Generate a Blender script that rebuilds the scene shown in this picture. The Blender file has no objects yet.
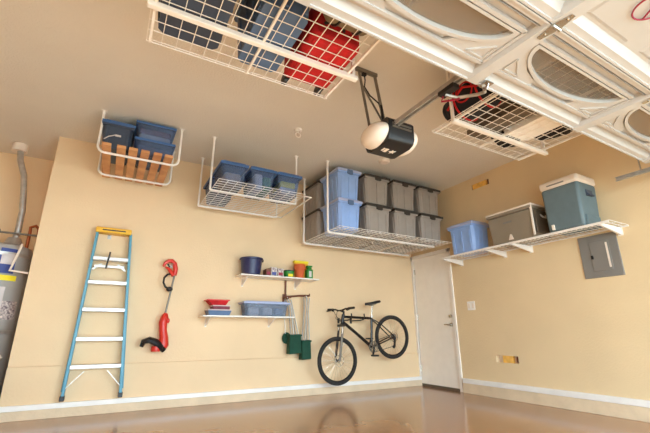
import bpy, bmesh, math, random
from mathutils import Vector, Matrix
PI = math.pi
rnd = random.Random(7)
C = bpy.context.scene.collection
S = bpy.context.scene
H = 3.204

# ------------------------------------------------------------------ materials
def lin(c):
    return tuple((x/12.92 if x <= .04045 else ((x+.055)/1.055)**2.4) for x in [v/255 for v in c]) + (1,)
def mat(name, col, rough=.5, metal=0, noise=0, scale=8, bump=0, bscale=60, spec=.5, trans=0, alpha=1, col2=None):
    m = bpy.data.materials.new(name); m.use_nodes = True
    n = m.node_tree; b = n.nodes['Principled BSDF']
    b.inputs['Base Color'].default_value = lin(col)
    b.inputs['Roughness'].default_value = rough; b.inputs['Metallic'].default_value = metal
    b.inputs['Specular IOR Level'].default_value = spec
    b.inputs['Transmission Weight'].default_value = trans
    b.inputs['Alpha'].default_value = alpha
    tc = n.nodes.new('ShaderNodeTexCoord')
    nz = n.nodes.new('ShaderNodeTexNoise'); nz.inputs['Scale'].default_value = scale; nz.inputs['Detail'].default_value = 5
    n.links.new(tc.outputs['Object'], nz.inputs['Vector'])
    rp = n.nodes.new('ShaderNodeValToRGB')
    c = lin(col)
    if col2: lo, hi = lin(col), lin(col2)
    else:
        k = noise if noise else .03
        lo = tuple(x*(1-k) for x in c[:3])+(1,); hi = tuple(min(1, x*(1+k)) for x in c[:3])+(1,)
    rp.color_ramp.elements[0].color = lo; rp.color_ramp.elements[1].color = hi
    rp.color_ramp.elements[0].position = .35; rp.color_ramp.elements[1].position = .65
    n.links.new(nz.outputs['Fac'], rp.inputs['Fac']); n.links.new(rp.outputs['Color'], b.inputs['Base Color'])
    if bump:
        n2 = n.nodes.new('ShaderNodeTexNoise'); n2.inputs['Scale'].default_value = bscale; n2.inputs['Detail'].default_value = 3
        n.links.new(tc.outputs['Object'], n2.inputs['Vector'])
        bp = n.nodes.new('ShaderNodeBump'); bp.inputs['Strength'].default_value = bump; bp.inputs['Distance'].default_value = .01
        n.links.new(n2.outputs['Fac'], bp.inputs['Height']); n.links.new(bp.outputs['Normal'], b.inputs['Normal'])
    return m
def glassy(name, col, mixf, rough=.05, body=None):
    m = bpy.data.materials.new(name); m.use_nodes = True; n = m.node_tree
    b = n.nodes['Principled BSDF']; b.inputs['Base Color'].default_value = lin(body or col); b.inputs['Roughness'].default_value = rough
    t = n.nodes.new('ShaderNodeBsdfTransparent'); t.inputs['Color'].default_value = lin(col)
    mx = n.nodes.new('ShaderNodeMixShader'); mx.inputs['Fac'].default_value = mixf
    n.links.new(t.outputs[0], mx.inputs[1]); n.links.new(b.outputs[0], mx.inputs[2])
    n.links.new(mx.outputs[0], n.nodes['Material Output'].inputs['Surface'])
    return m
M = dict(
 wall=mat('painted_wall', (232,203,163), .6, noise=.03, scale=1.5, bump=.25, bscale=45, spec=.25),
 wall2=mat('painted_wall_right', (226,201,160), .6, noise=.03, scale=1.5, bump=.25, bscale=45, spec=.25),
 ceil=mat('painted_ceiling', (224,217,204), .85, noise=.02, scale=1.5, bump=.5, bscale=60, spec=.2),
 trim=mat('white_trim_paint', (240,236,230), .4),
 curb=mat('painted_stem_wall', (222,200,168), .7, noise=.06, scale=6, bump=.5, bscale=30),
 door=mat('door_paint', (244,236,224), .35, noise=.02),
 drive=mat('driveway_concrete', (140,134,126), .8, noise=.08, scale=3),
 white=mat('white_powder_coat', (240,234,226), .35),
 gwhite=mat('garage_door_white', (188,185,181), .35, noise=.015),
 steel=mat('galvanised_steel', (190,187,182), .4, metal=.7, noise=.1, scale=20),
 dsteel=mat('dark_steel', (128,122,112), .45, metal=.7),
 chrome=mat('brushed_nickel', (200,196,188), .25, metal=1),
 black=mat('black_plastic', (28,26,26), .45),
 tyre=mat('tyre_rubber', (38,36,34), .8, bump=.4, bscale=150),
 frame=mat('black_gloss_paint', (24,23,24), .25),
 red=mat('red_plastic', (208,44,28), .35),
 redf=mat('red_fabric', (190,24,28), .8, noise=.15, scale=12, bump=.4, bscale=200),
 blackf=mat('black_fabric', (24,24,28), .9, noise=.2, bump=.4, bscale=200),
 olive=mat('olive_fabric', (128,116,92), .9, noise=.15),
 green=mat('dark_green_fabric', (16,66,48), .85, noise=.15, scale=15),
 dgrey=mat('dark_grey_lid', (50,46,42), .5),
 grey=mat('grey_tote_plastic', (150,142,134), .5, noise=.04),
 blue=mat('pale_blue_tote_plastic', (140,172,224), .4, noise=.04),
 bluelid=mat('pale_lavender_lid', (168,176,208), .4),
 navy=mat('navy_plastic', (38,42,82), .4, noise=.06),
 slate=mat('slate_blue_plastic', (84,108,142), .5, noise=.08),
 slated=mat('dark_slate_plastic', (58,68,86), .5, noise=.1),
 teal=mat('teal_cooler_plastic', (100,118,124), .6, noise=.05, bump=.15, bscale=120),
 cgrey=mat('taupe_cooler_plastic', (140,128,110), .45, noise=.03),
 cdark=mat('dark_taupe_plastic', (92,80,66), .5),
 cream=mat('cream_plastic', (236,222,206), .4),
 yellow=mat('yellow_plastic', (238,182,44), .4),
 fib=mat('blue_fibreglass', (84,152,176), .4, noise=.04),
 alu=mat('aluminium', (214,212,208), .35, metal=.35),
 wood=mat('pale_pine', (216,160,104), .55, noise=.1, scale=6, col2=(190,128,78)),
 studw=mat('raw_stud_wood', (240,186,90), .7, noise=.15, scale=15),
 rstick=mat('brown_stained_wood', (110,62,40), .6, noise=.1),
 terra=mat('terracotta', (206,96,48), .8, noise=.08),
 bgreen=mat('bright_green_plastic', (40,130,48), .4),
 yell2=mat('label_yellow', (246,222,40), .5),
 paper=mat('paper_print', (226,214,206), .6, col2=(120,104,112), scale=40),
 panel=mat('grey_panel_enamel', (128,124,118), .45, noise=.04, scale=3),
 copper=mat('copper_pipe', (170,92,56), .35, metal=.8),
 tank=mat('water_heater_steel', (176,174,170), .35, metal=.2, noise=.1, scale=2),
 cord=mat('black_cord', (20,20,20), .6),
 redmark=mat('maroon_print', (150,30,56), .5),
 greyd=mat('pink_grey_print', (216,200,198), .5),
 bluep=mat('blue_print', (52,70,140), .5),
 cloth1=mat('folded_maroon_cloth', (120,62,72), .9, noise=.2),
 cloth2=mat('folded_white_cloth', (214,206,204), .9, noise=.1),
 cloth3=mat('folded_tan_cloth', (178,140,104), .9, noise=.15),
 glass=glassy('window_glass', (226,222,216), .22, .12, body=(190,180,168)),
 clear=glassy('clear_tub_plastic', (226,232,240), .3, .3, body=(160,172,192)),
 cblue=glassy('blue_tinted_plastic', (228,234,244), .2, .3, body=(140,164,205)),
 blid=mat('blue_lid_plastic', (62,98,148), .4, noise=.05),
)
# glossy acid stained epoxy floor
def floor_mat():
    m = bpy.data.materials.new('glossy_brown_epoxy_floor'); m.use_nodes = True; n = m.node_tree
    b = n.nodes['Principled BSDF']; tc = n.nodes.new('ShaderNodeTexCoord')
    a = n.nodes.new('ShaderNodeTexNoise'); a.inputs['Scale'].default_value = 1.1; a.inputs['Detail'].default_value = 9; a.inputs['Roughness'].default_value = .65; a.inputs['Distortion'].default_value = .6
    r = n.nodes.new('ShaderNodeValToRGB'); e = r.color_ramp.elements
    e[0].position = .3; e[0].color = lin((134,84,48)); e[1].position = .7; e[1].color = lin((180,128,82))
    n.links.new(tc.outputs['Object'], a.inputs['Vector']); n.links.new(a.outputs['Fac'], r.inputs['Fac']); n.links.new(r.outputs['Color'], b.inputs['Base Color'])
    b.inputs['Roughness'].default_value = .2; b.inputs['Specular IOR Level'].default_value = .45
    b.inputs['Coat Weight'].default_value = .35; b.inputs['Coat Roughness'].default_value = .1
    z = n.nodes.new('ShaderNodeTexNoise'); z.inputs['Scale'].default_value = 14; n.links.new(tc.outputs['Object'], z.inputs['Vector'])
    bp = n.nodes.new('ShaderNodeBump'); bp.inputs['Strength'].default_value = .06; bp.inputs['Distance'].default_value = .01
    n.links.new(z.outputs['Fac'], bp.inputs['Height']); n.links.new(bp.outputs['Normal'], b.inputs['Normal'])
    return m
M['floor'] = floor_mat()

# ------------------------------------------------------------------ mesh builder
class MB:
    def __init__(s): s.v = []; s.f = []
    def add(s, vs, fs):
        o = len(s.v); s.v += [Vector(v) for v in vs]; s.f += [tuple(o+i for i in f) for f in fs]; return s
    def box(s, a, b):
        x0,x1 = sorted((a[0],b[0])); y0,y1 = sorted((a[1],b[1])); z0,z1 = sorted((a[2],b[2]))
        return s.add([(x0,y0,z0),(x1,y0,z0),(x1,y1,z0),(x0,y1,z0),(x0,y0,z1),(x1,y0,z1),(x1,y1,z1),(x0,y1,z1)],
                     [(0,3,2,1),(4,5,6,7),(0,1,5,4),(1,2,6,5),(2,3,7,6),(3,0,4,7)])
    def hexa(s, p):   # 8 points: bottom 4, top 4
        return s.add(p, [(0,3,2,1),(4,5,6,7),(0,1,5,4),(1,2,6,5),(2,3,7,6),(3,0,4,7)])
    def prism(s, pts, d):   # closed planar loop extruded by vector d
        n = len(pts); p = [Vector(q) for q in pts]; d = Vector(d)
        return s.add(p+[q+d for q in p], [tuple(range(n))[::-1], tuple(range(n, 2*n))]+[(i,(i+1)%n,n+(i+1)%n,n+i) for i in range(n)])
    def tube(s, pts, r, n=8, closed=False):
        p = [Vector(q) for q in pts]; rs = r if isinstance(r, (list, tuple)) else [r]*len(p)
        rings = []; up = None; L = len(p)
        for i in range(L):
            if closed: t = p[(i+1) % L]-p[i-1]
            else: t = p[min(i+1, L-1)]-p[max(i-1, 0)]
            t.normalize()
            if up is None: up = Vector((0,0,1)) if abs(t.z) < .9 else Vector((0,1,0))
            u = (up-t*up.dot(t)).normalized(); w = t.cross(u); up = u
            rings.append([p[i]+(u*math.cos(2*PI*(k+.5)/n)+w*math.sin(2*PI*(k+.5)/n))*rs[i] for k in range(n)])
        vs = [q for g in rings for q in g]; fs = []
        for i in range(L if closed else L-1):
            j = (i+1) % L
            fs += [(i*n+k, i*n+(k+1) % n, j*n+(k+1) % n, j*n+k) for k in range(n)]
        if not closed: fs += [tuple(range(n))[::-1], tuple((L-1)*n+k for k in range(n))]
        return s.add(vs, fs)
    def bar(s, a, b, w, h, up=(0,0,1)):   # rectangular bar
        a = Vector(a); b = Vector(b); t = (b-a).normalized(); u = Vector(up); u = (u-t*u.dot(t)).normalized(); q = t.cross(u)
        c = [(-1,-1),(1,-1),(1,1),(-1,1)]
        return s.hexa([a+q*x*w/2+u*y*h/2 for x, y in c]+[b+q*x*w/2+u*y*h/2 for x, y in c])
    def lathe(s, prof, c=(0,0,0), axis='z', n=24, cap=True):
        c = Vector(c); vs = []
        for r, h in prof:
            for k in range(n):
                a = 2*PI*k/n; x, y = r*math.cos(a), r*math.sin(a)
                v = (x,y,h) if axis == 'z' else ((x,h,y) if axis == 'y' else (h,x,y)); vs.append(c+Vector(v))
        L = len(prof); fs = [(i*n+k, i*n+(k+1) % n, (i+1)*n+(k+1) % n, (i+1)*n+k) for i in range(L-1) for k in range(n)]
        if cap: fs += [tuple(range(n))[::-1], tuple((L-1)*n+k for k in range(n))]
        return s.add(vs, fs)
    def torus(s, c, R, r, axis='y', n=40, m=10, sx=1, a0=0, a1=2*PI):
        c = Vector(c); pts = []; closed = abs(a1-a0-2*PI) < 1e-6
        N = n if closed else n+1
        for i in range(N):
            a = a0+(a1-a0)*i/n; x, y = R*math.cos(a)*sx, R*math.sin(a)
            pts.append(c+Vector((x,0,y) if axis == 'y' else ((x,y,0) if axis == 'z' else (0,x,y))))
        return s.tube(pts, r, m, closed)
    def sphere(s, c, rx, ry, rz, n=20, m=12):
        c = Vector(c); vs = []; fs = []
        for i in range(m+1):
            t = PI*i/m
            for k in range(n): vs.append(c+Vector((rx*math.sin(t)*math.cos(2*PI*k/n), ry*math.sin(t)*math.sin(2*PI*k/n), rz*math.cos(t))))
        for i in range(m): fs += [(i*n+k, (i+1)*n+k, (i+1)*n+(k+1) % n, i*n+(k+1) % n) for k in range(n)]
        return s.add(vs, fs)
    def rotz(s, a):
        R = Matrix.Rotation(a, 3, 'Z'); s.v = [R @ v for v in s.v]; return s

def P(name, mb, m, parent=None, label=None, world=True, bev=0, smooth=True, kind=None):
    """link a builder as one mesh object; coordinates are world ones when world=True"""
    off = parent_origin(parent) if (parent and world) else Vector((0,0,0))
    me = bpy.data.meshes.new(name); me.from_pydata([v-off for v in mb.v], [], mb.f); me.validate(); me.update()
    bm = bmesh.new(); bm.from_mesh(me); bmesh.ops.remove_doubles(bm, verts=bm.verts, dist=1e-6)
    bmesh.ops.recalc_face_normals(bm, faces=bm.faces); bm.to_mesh(me); bm.free()
    me.materials.append(M[m] if isinstance(m, str) else m)
    if smooth:
        for p in me.polygons: p.use_smooth = True
        me.set_sharp_from_angle(angle=math.radians(35))
    o = bpy.data.objects.new(name, me); C.objects.link(o)
    if parent: o.parent = parent
    if label: o['label'] = label
    if kind: o['kind'] = kind
    if bev:
        b = o.modifiers.new('bevel', 'BEVEL'); b.width = bev; b.segments = 2; b.limit_method = 'ANGLE'; b.angle_limit = math.radians(40)
    return o
def parent_origin(o):
    v = Vector((0,0,0))
    while o: v += o.location; o = o.parent
    return v
def thing(name, label, cat, loc=(0,0,0), group=None, rz=0):
    o = bpy.data.objects.new(name, None); C.objects.link(o); o.location = loc; o.rotation_euler = (0,0,rz)
    o.empty_display_size = .1; o['label'] = label; o['category'] = cat
    if group: o['group'] = group
    return o
def tag(o, label, cat, group=None):
    o['label'] = label; o['category'] = cat
    if group: o['group'] = group
    return o
def children(o): return [c for c in bpy.data.objects if c.parent == o]
def dup(o, loc=None, label=None, rz=None, parent=None):
    ch = children(o); c = o.copy(); C.objects.link(c)
    if parent: c.parent = parent
    if loc is not None: c.location = loc
    if rz is not None: c.rotation_euler = (0,0,rz)
    if label: c['label'] = label
    for k in ch: dup(k, parent=c)
    return c
def struct(name, mb, m, parent=None, label=None, bev=0):
    o = P(name, mb, m, parent, label, bev=bev, smooth=False)
    if not parent: o['kind'] = 'structure'
    return o

# ------------------------------------------------------------------ setting
XL, YF = -7.4, -6.3        # left wall and front wall planes
AX, AY = -5.62, .88        # corner of back wall with alcove, alcove depth
struct('floor', MB().box((XL-.2,YF-.05,-.2),(.2,AY+.2,0)), 'floor')
struct('ceiling', MB().box((XL-.2,YF-.2,H),(.2,AY+.2,H+.2)), 'ceil')
w = MB().box((AX,0,.52),(-.04,AY+.15,H)).box((AX,-.012,.09),(0,AY+.15,.512)).box((AX,.02,.51),(0,AY+.15,.525)).box((-.04,.012,.52),(.2,AY+.15,H))
struct('wall_back', w, 'wall')
struct('wall_alcove', MB().box((XL-.2,AY,0),(AX+.02,AY+.15,H)), 'wall')
struct('wall_left', MB().box((XL-.2,YF,0),(XL,AY,H)), 'wall')
# right wall with the door opening and two small cut-outs
DY0, DY1, DZ0, DZ1 = -.035, -.87, .04, 2.13
def holed_wall(x0, x1, ya, yb, za, zb, holes):
    ys = sorted({ya, yb, *[h[0] for h in holes], *[h[1] for h in holes]}); zs = sorted({za, zb, *[h[2] for h in holes], *[h[3] for h in holes]})
    b = MB()
    for i in range(len(ys)-1):
        for j in range(len(zs)-1):
            cy, cz = (ys[i]+ys[i+1])/2, (zs[j]+zs[j+1])/2
            if any(h[0] < cy < h[1] and h[2] < cz < h[3] for h in holes): continue
            b.box((x0,ys[i],zs[j]),(x1,ys[i+1],zs[j+1]))
    return b
HOLES = [(DY1,DY0,0,DZ1), (-1.90,-1.56,.455,.545), (-1.83,-1.50,3.005,3.095)]
struct('wall_right', holed_wall(0,.15,YF,0,0,H,HOLES), 'wall2')
struct('wall_front', MB().box((XL,YF-.15,0),(-6.0,YF,H)).box((-.25,YF-.15,0),(0,YF,H)).box((-6.0,YF-.15,2.36),(-.25,YF,H)), 'wall')
for i, (y0, y1, z0, z1) in enumerate(HOLES[1:]):
    t = thing('wall_cutout', ['small rectangular cut-out low in right wall showing a raw stud','small yellowish cut-out high on right wall just under the ceiling'][i], 'wall hole', (.06,(y0+y1)/2,z0))
    P('backing_board', MB().box((.07,y0,z0),(.10,y1,z1)), 'cream' if i == 0 else 'studw', t)
    P('stud', MB().box((.012,y0+(.1 if i == 0 else .07),z0),(.07,y0+(.24 if i == 0 else .31),z1)), 'studw', t)
    P('metal_box', MB().box((.012,y0+.012,z0+.01),(.05,y0+.035,z1-.005)), 'rstick', t)
# stem wall (curb) along the floor and white baseboard strip on it
struct('trim_1', MB().box((AX,-.045,0),(0,-.012,.092)), 'curb', bev=.004)
struct('trim_2', MB().box((-.035,YF,0),(0,DY1-.075,.135)), 'curb', bev=.004)
struct('baseboard_back', MB().box((AX,-.05,.092),(-.002,-.012,.145)), 'trim', bev=.006)
struct('baseboard_right', MB().box((-.04,YF,.135),(0,DY1-.085,.20)), 'trim', bev=.006)
# door in the right wall
d = struct('door_1', MB().box((.006,DY1,DZ0),(.05,DY0,DZ1)), 'door')
d['label'] = 'plain cream entry door in the corner of the garage'
struct('door_frame', MB().box((-.018,DY0,.0),(.12,DY0+.05,DZ1+.055)).box((-.018,DY1-.06,.0),(.12,DY1,DZ1+.055)).box((-.018,DY1-.06,DZ1),(.12,DY0+.05,DZ1+.06)), 'door', d, bev=.004)
struct('threshold', MB().box((.0,DY1,.0),(.13,DY0,DZ0)), 'cdark', d)
hd = P('door_handle', MB().lathe([(.028,-.012),(.03,0),(.012,0),(.012,.0)], (.0,-.81,.97), 'x').tube([(.006,-.81,.97),(-.045,-.81,.97),(-.05,-.80,.97),(-.05,-.71,.972)], .010), 'chrome', d)
P('deadbolt', MB().lathe([(.024,-.016),(.028,.012)], (-.004,-.81,1.10), 'x'), 'chrome', d)
for z in (.28, 1.1, 1.9): P('hinge', MB().tube([(.002,DY0-.006,z-.045),(.002,DY0-.006,z+.045)], .008).box((.002,DY0-.03,z-.045),(.008,DY0,z+.045)), 'chrome', d)
# outside
struct('driveway', MB().box((-14,-22,-.25),(8,YF-.05,-.02)), 'drive')

# ------------------------------------------------------------------ wall fixtures on right wall
t = thing('light_switch', 'white light switch plate beside the cream door', 'light switch', (0,-1.235,1.175))
P('switch_plate', MB().box((-.007,-1.31,1.17),(0,-1.17,1.30)), 'trim', t, bev=.003)
for y in (-1.275,-1.205): P('rocker', MB().box((-.012,y-.018,1.20),(-.006,y+.018,1.27)), 'cream', t, bev=.002)
t = thing('electrical_panel', 'flat grey electrical breaker panel on wall below the coolers', 'electrical panel', (0,-3.11,1.43))
P('panel_cover', MB().box((-.015,-3.315,1.43),(.004,-2.915,1.91)), 'panel', t, bev=.004)
P('panel_door', MB().box((-.022,-3.23,1.50),(-.014,-3.03,1.84)), 'panel', t, bev=.003)
P('latch', MB().box((-.032,-3.05,1.64),(-.02,-3.03,1.68)), 'black', t)
P('label_strip', MB().box((-.0235,-3.215,1.53),(-.0215,-3.195,1.81)), 'cream', t)

# ------------------------------------------------------------------ overhead racks
def rack_mesh(x0, x1, y0, y1, z, dx, dy, r=.0032, lip=0):
    b = MB(); n = max(2, round((x1-x0)/dx)); m = max(2, round((y1-y0)/dy))
    for i in range(n+1):
        x = x0+(x1-x0)*i/n; b.tube([(x,y0,z),(x,y1,z)], r, 4)
    for j in range(m+1):
        y = y0+(y1-y0)*j/m; b.tube([(x0,y,z+r*1.6),(x1,y,z+r*1.6)], r, 4)
    if lip:
        for y in (y0, y1): b.tube([(x0,y,z-lip),(x1,y,z-lip)], r*1.2, 4)
        for i in range(n+1):
            x = x0+(x1-x0)*i/n
            for y in (y0, y1): b.tube([(x,y,z),(x,y,z-lip)], r, 4)
    return b
def ucurve(x0, x1, y, z, top, rc=.05):
    p = [(x0,y,top)]
    for k in range(5): a = PI/2*k/4; p.append((x0+rc-rc*math.cos(a), y, z+rc-rc*math.sin(a)))
    for k in range(5): a = PI/2*k/4; p.append((x1-rc+rc*math.sin(a), y, z+rc-rc*math.cos(a)))
    return p+[(x1,y,top)]
def flange(b, x, y): b.box((x-.03,y-.02,H-.004),(x+.03,y+.02,H)).lathe([(.018,-.03),(.018,0)], (x,y,H-.002), n=10)

# rack 1: timber slat shelf on two tubular hangers
t = thing('ceiling_rack', 'small ceiling shelf of wooden slats in white tubular hangers', 'overhead rack', (-4.73,-.6,2.70))
for y in (-.92, -.24):
    b = MB().tube(ucurve(-5.13,-4.31,y,2.712,H-.002,.07), .0135, 10); flange(b,-5.13,y); flange(b,-4.31,y); P('hanger', b, 'white', t)
for x in (-5.045,-4.905,-4.79,-4.672,-4.545,-4.43):
    P('slat', MB().box((x-.043,-1.085,2.728),(x+.043,-.10,2.762)), 'wood', t, bev=.004)
# rack 2: two square U hangers with wire deck
t = thing('ceiling_rack', 'white wire ceiling rack holding bins with blue lids', 'overhead rack', (-3.33,-.6,2.48))
for y in (-.91, -.23):
    b = MB().tube(ucurve(-3.92,-2.79,y,2.497,H-.002,.012), .0125, 6); flange(b,-3.92,y); flange(b,-2.79,y); P('hanger', b, 'white', t)
P('wire_deck', rack_mesh(-3.90,-2.81,-1.25,-.12,2.515,.11,.075,.0036), 'white', t)
P('side_beam', MB().bar((-2.70,-1.2,2.515),(-2.70,-.2,2.515),.012,.012).bar((-2.81,-1.2,2.515),(-2.70,-1.2,2.515),.01,.01).bar((-2.81,-.2,2.515),(-2.70,-.2,2.515),.01,.01), 'white', t)
# rack 3
t = thing('ceiling_rack', 'long white wire ceiling rack under two tiers of grey and blue totes', 'overhead rack', (-1.32,-.6,2.14))
for y in (-.98, -.235):
    b = MB().tube(ucurve(-2.335,-.36,y,2.15,H-.002,.04)[:-5]+[(-.40 if y < -.5 else -.28,y,2.15)], .0145, 10); flange(b,-2.335,y); P('hanger', b, 'white', t)
for x in (-.30,-1.32): P('post', MB().tube([(x,-.60,2.17),(x,-.60,H-.002)], .012, 8), 'white', t)
P('wire_deck', rack_mesh(-2.315,-.285,-1.24,-.12,2.176,.075,.075,.0034), 'white', t)
for x in (-1.65,-.95): P('cross_beam', MB().bar((x,-1.22,2.17),(x,-.12,2.17),.012,.012), 'white', t)
# racks 4 and 5: ceiling mounted, seen from below
def big_rack(label, x0, x1, y0, y1, z, yb):
    t = thing('ceiling_rack', label, 'overhead rack', ((x0+x1)/2,(y0+y1)/2,z))
    P('wire_deck', rack_mesh(x0,x1,y0,y1,z,.0875,.088,.003,lip=.012), 'white', t)
    for x in (x0+.02, (x0+x1)/2, x1-.02): P('deck_beam', MB().bar((x,y0,z-.012),(x,y1,z-.012),.014,.02), 'white', t)
    for yy in yb:
        b = MB().bar((x0-.02,yy,z-.03),(x1+.06,yy,z-.03),.036,.034)
        P('support_beam', b, 'white', t, bev=.004)
        for x in (x0-.012, x1+.03):
            P('post', MB().bar((x,yy,z-.04),(x,yy,H-.002),.022,.022,(0,1,0)).box((x-.04,yy-.03,H-.005),(x+.04,yy+.03,H-.001)), 'white', t)
    return t
RZ = 2.585
big_rack('white wire ceiling rack at the upper left carrying luggage', -4.815, -3.54, -5.55, -3.10, RZ, (-3.43,-5.25))
big_rack('white wire ceiling rack behind the raised garage door', -2.455, -1.225, -5.55, -3.12, RZ, (-3.37,-5.25))

# ------------------------------------------------------------------ totes
def tote(name, label, w, d, h, body, lid, group, cat='storage tote', ribs=3, taper=.024, side_ribs=True, hollow=False, lidh=.045, latch=True):
    t = thing(name, label, cat, (0,0,0), group)
    hb = h-lidh; tw = taper
    def ring(z, ins, c=.03):
        k = tw*(1-z/hb)+ins; x, y = w/2-.012-k, d/2-.012-k
        return [(-x+c,-y,z),(x-c,-y,z),(x,-y+c,z),(x,y-c,z),(x-c,y,z),(-x+c,y,z),(-x,y-c,z),(-x,-y+c,z)]
    b = MB(); zs = [0, hb]
    R = [ring(z, 0) for z in zs]; v = R[0]+R[1]; f = [(i,(i+1)%8,8+(i+1)%8,8+i) for i in range(8)]+[tuple(range(8))[::-1]]
    if hollow:
        R2 = [ring(hb, .004), ring(.005, .004)]; v += R2[0]+R2[1]
        f += [(8+i,8+(i+1)%8,16+(i+1)%8,16+i) for i in range(8)]+[(16+i,16+(i+1)%8,24+(i+1)%8,24+i) for i in range(8)]+[tuple(range(24,32))]
    else: f += [tuple(range(8,16))]
    b.add(v, f)
    def on(face, u, z, out):   # a point on a sloping side
        k = tw*(1-z/hb); x, y = w/2-.012-k, d/2-.012-k
        return {'f':(u,-y-out,z),'b':(u,y+out,z),'l':(-x-out,u,z),'r':(x+out,u,z)}[face]
    for fc, L in (('f',w),('b',w),('l',d),('r',d)):
        if hollow: continue
        n = ribs if L == w else ribs+1
        for i in range(n):
            u = (i-(n-1)/2)*L*.62/max(1, n-1); rw = .016
            p = [on(fc,u-rw,.02,-.004),on(fc,u+rw,.02,-.004),on(fc,u+rw,.02,.007),on(fc,u-rw,.02,.007)]
            q = [on(fc,u-rw,hb-.09,-.004),on(fc,u+rw,hb-.09,-.004),on(fc,u+rw,hb-.09,.007),on(fc,u-rw,hb-.09,.007)]
            b.hexa(p+q)
    x, y = w/2-.004, d/2-.004
    b2 = [(-x,-y),(x,-y),(x,y),(-x,y)]
    if hollow:
        b.box((-x,-y,hb-.02),(x,-y+.012,hb)).box((-x,y-.012,hb-.02),(x,y,hb)).box((-x,-y,hb-.02),(-x+.012,y,hb)).box((x-.012,-y,hb-.02),(x,y,hb))
    else: b.box((-x,-y,hb-.035),(x,y,hb-.001))
    P('body', b, body, t, world=False, bev=.003)
    x, y = w/2, d/2
    l = MB().box((-x,-y,hb),(x,y,hb+lidh*.55)).box((-x-.006,-y-.006,hb-.012),(x+.006,-y+.004,hb+lidh*.5)).box((-x-.006,y-.004,hb-.012),(x+.006,y+.006,hb+lidh*.5)).box((-x-.006,-y,hb-.012),(-x+.004,y,hb+lidh*.5)).box((x-.004,-y,hb-.012),(x+.006,y,hb+lidh*.5))
    l.box((-x+.03,-y+.03,hb),(x-.03,y-.03,hb+lidh))
    P('lid', l, lid, t, world=False, bev=.004)
    if latch:
        for sgn in (-1, 1):
            P('latch', MB().box((-w*.12,sgn*(d/2+.003),hb-.05),(w*.12,sgn*(d/2+.017),hb+.012)).box((-w*.08,sgn*(d/2+.01),hb-.06),(w*.08,sgn*(d/2+.022),hb-.048)), lid if body != 'blue' else 'slate', t, world=False, bev=.003)
    return t
G = 'totes stacked on the long ceiling rack'
TZ = 2.184; TH = .452
g0 = tote('storage_tote', 'grey', .45, .52, TH, 'grey', 'dgrey', G)
b0 = tote('storage_tote', 'blue', .385, .52, TH, 'blue', 'bluelid', G)
cols = [(-2.065,'b'),(-1.575,'g'),(-1.06,'g'),(-.545,'g')]
LB = {('b',0):'pale blue tote on the lower tier of the long ceiling rack', ('b',1):'pale blue tote on the upper tier, nearest the ceiling',
 (1,0):'grey tote in lower tier right beside the pale blue one', (1,1):'grey tote in upper tier right beside the pale blue one',
 (2,0):'grey tote in lower tier, middle of the three front ones', (2,1):'grey tote in upper tier, middle of the three front ones',
 (3,0):'grey tote in lower tier nearest the entry door', (3,1):'grey tote in upper tier nearest the right wall'}
first = {'b':b0, 'g':g0}; used = set()
for i, (x, k) in enumerate(cols):
    for j in (0, 1):
        lab = LB[('b',j)] if k == 'b' else LB[(i,j)]
        loc = (x, -.885, TZ+j*(TH+.002))
        if k not in used: used.add(k); first[k].location = loc; first[k]['label'] = lab
        else: dup(first[k], loc, lab)
for j in (0, 1):
    dup(g0, (-2.055,-.315,TZ+j*(TH+.002)), ['dark grey tote behind the lower pale blue tote, against wall','dark grey tote behind the upper pale blue tote, against wall'][j])
for i, x in enumerate((-1.575,-1.06,-.545)):
    dup(g0, (x,-.315,TZ), ['back row grey tote seen through rack mesh, nearest the blue totes','back row grey tote seen through rack mesh, middle one','back row grey tote seen through rack mesh, nearest the right wall'][i])

# rack 2 bins: translucent with blue lids
G2 = 'blue lidded bins on the middle ceiling rack'
bz = 2.525
def item(name, mb, m, label, cat, group=None, bev=0): return tag(P(name, mb, m, bev=bev), label, cat, group)
k0 = tote('plastic_bin', 'blue lidded bin with tan contents, left of the three front bins', .33, .46, .295, 'cblue', 'blid', G2, 'storage bin', hollow=True, taper=.03, latch=False)
k0.location = (-3.70,-.93,bz)
dup(k0, (-3.335,-.93,bz), 'blue lidded bin with green and white contents, middle of the front three')
dup(k0, (-2.985,-.93,bz), 'blue lidded bin with yellow contents, right of the front three')
children_first = children(k0)
dup(k0, (-3.70,-.42,bz), 'dark blue lidded bin behind the left front bin')
item('folded_blanket', MB().box((-3.80,-1.1,bz+.006),(-3.60,-.76,bz+.17)), 'cloth3', 'tan folded blanket inside the left blue lidded bin', 'blanket', bev=.03)
item('folded_towel', MB().box((-3.43,-1.1,bz+.006),(-3.33,-.78,bz+.22)), 'cloth2', 'white folded towel inside the middle blue lidded bin', 'towel', bev=.02)
item('folded_towel', MB().box((-3.32,-1.1,bz+.006),(-3.22,-.78,bz+.2)), 'bgreen', 'green folded towel inside the middle blue lidded bin', 'towel', bev=.02)
item('folded_towel', MB().box((-3.09,-1.1,bz+.006),(-2.88,-.8,bz+.11)), 'cloth2', 'white folded towel at bottom of the right blue lidded bin', 'towel', bev=.02)
item('folded_towel', MB().box((-3.09,-1.1,bz+.115),(-2.88,-.8,bz+.19)), 'yell2', 'yellow folded towel at top of the right blue lidded bin', 'towel', bev=.02)
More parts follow.
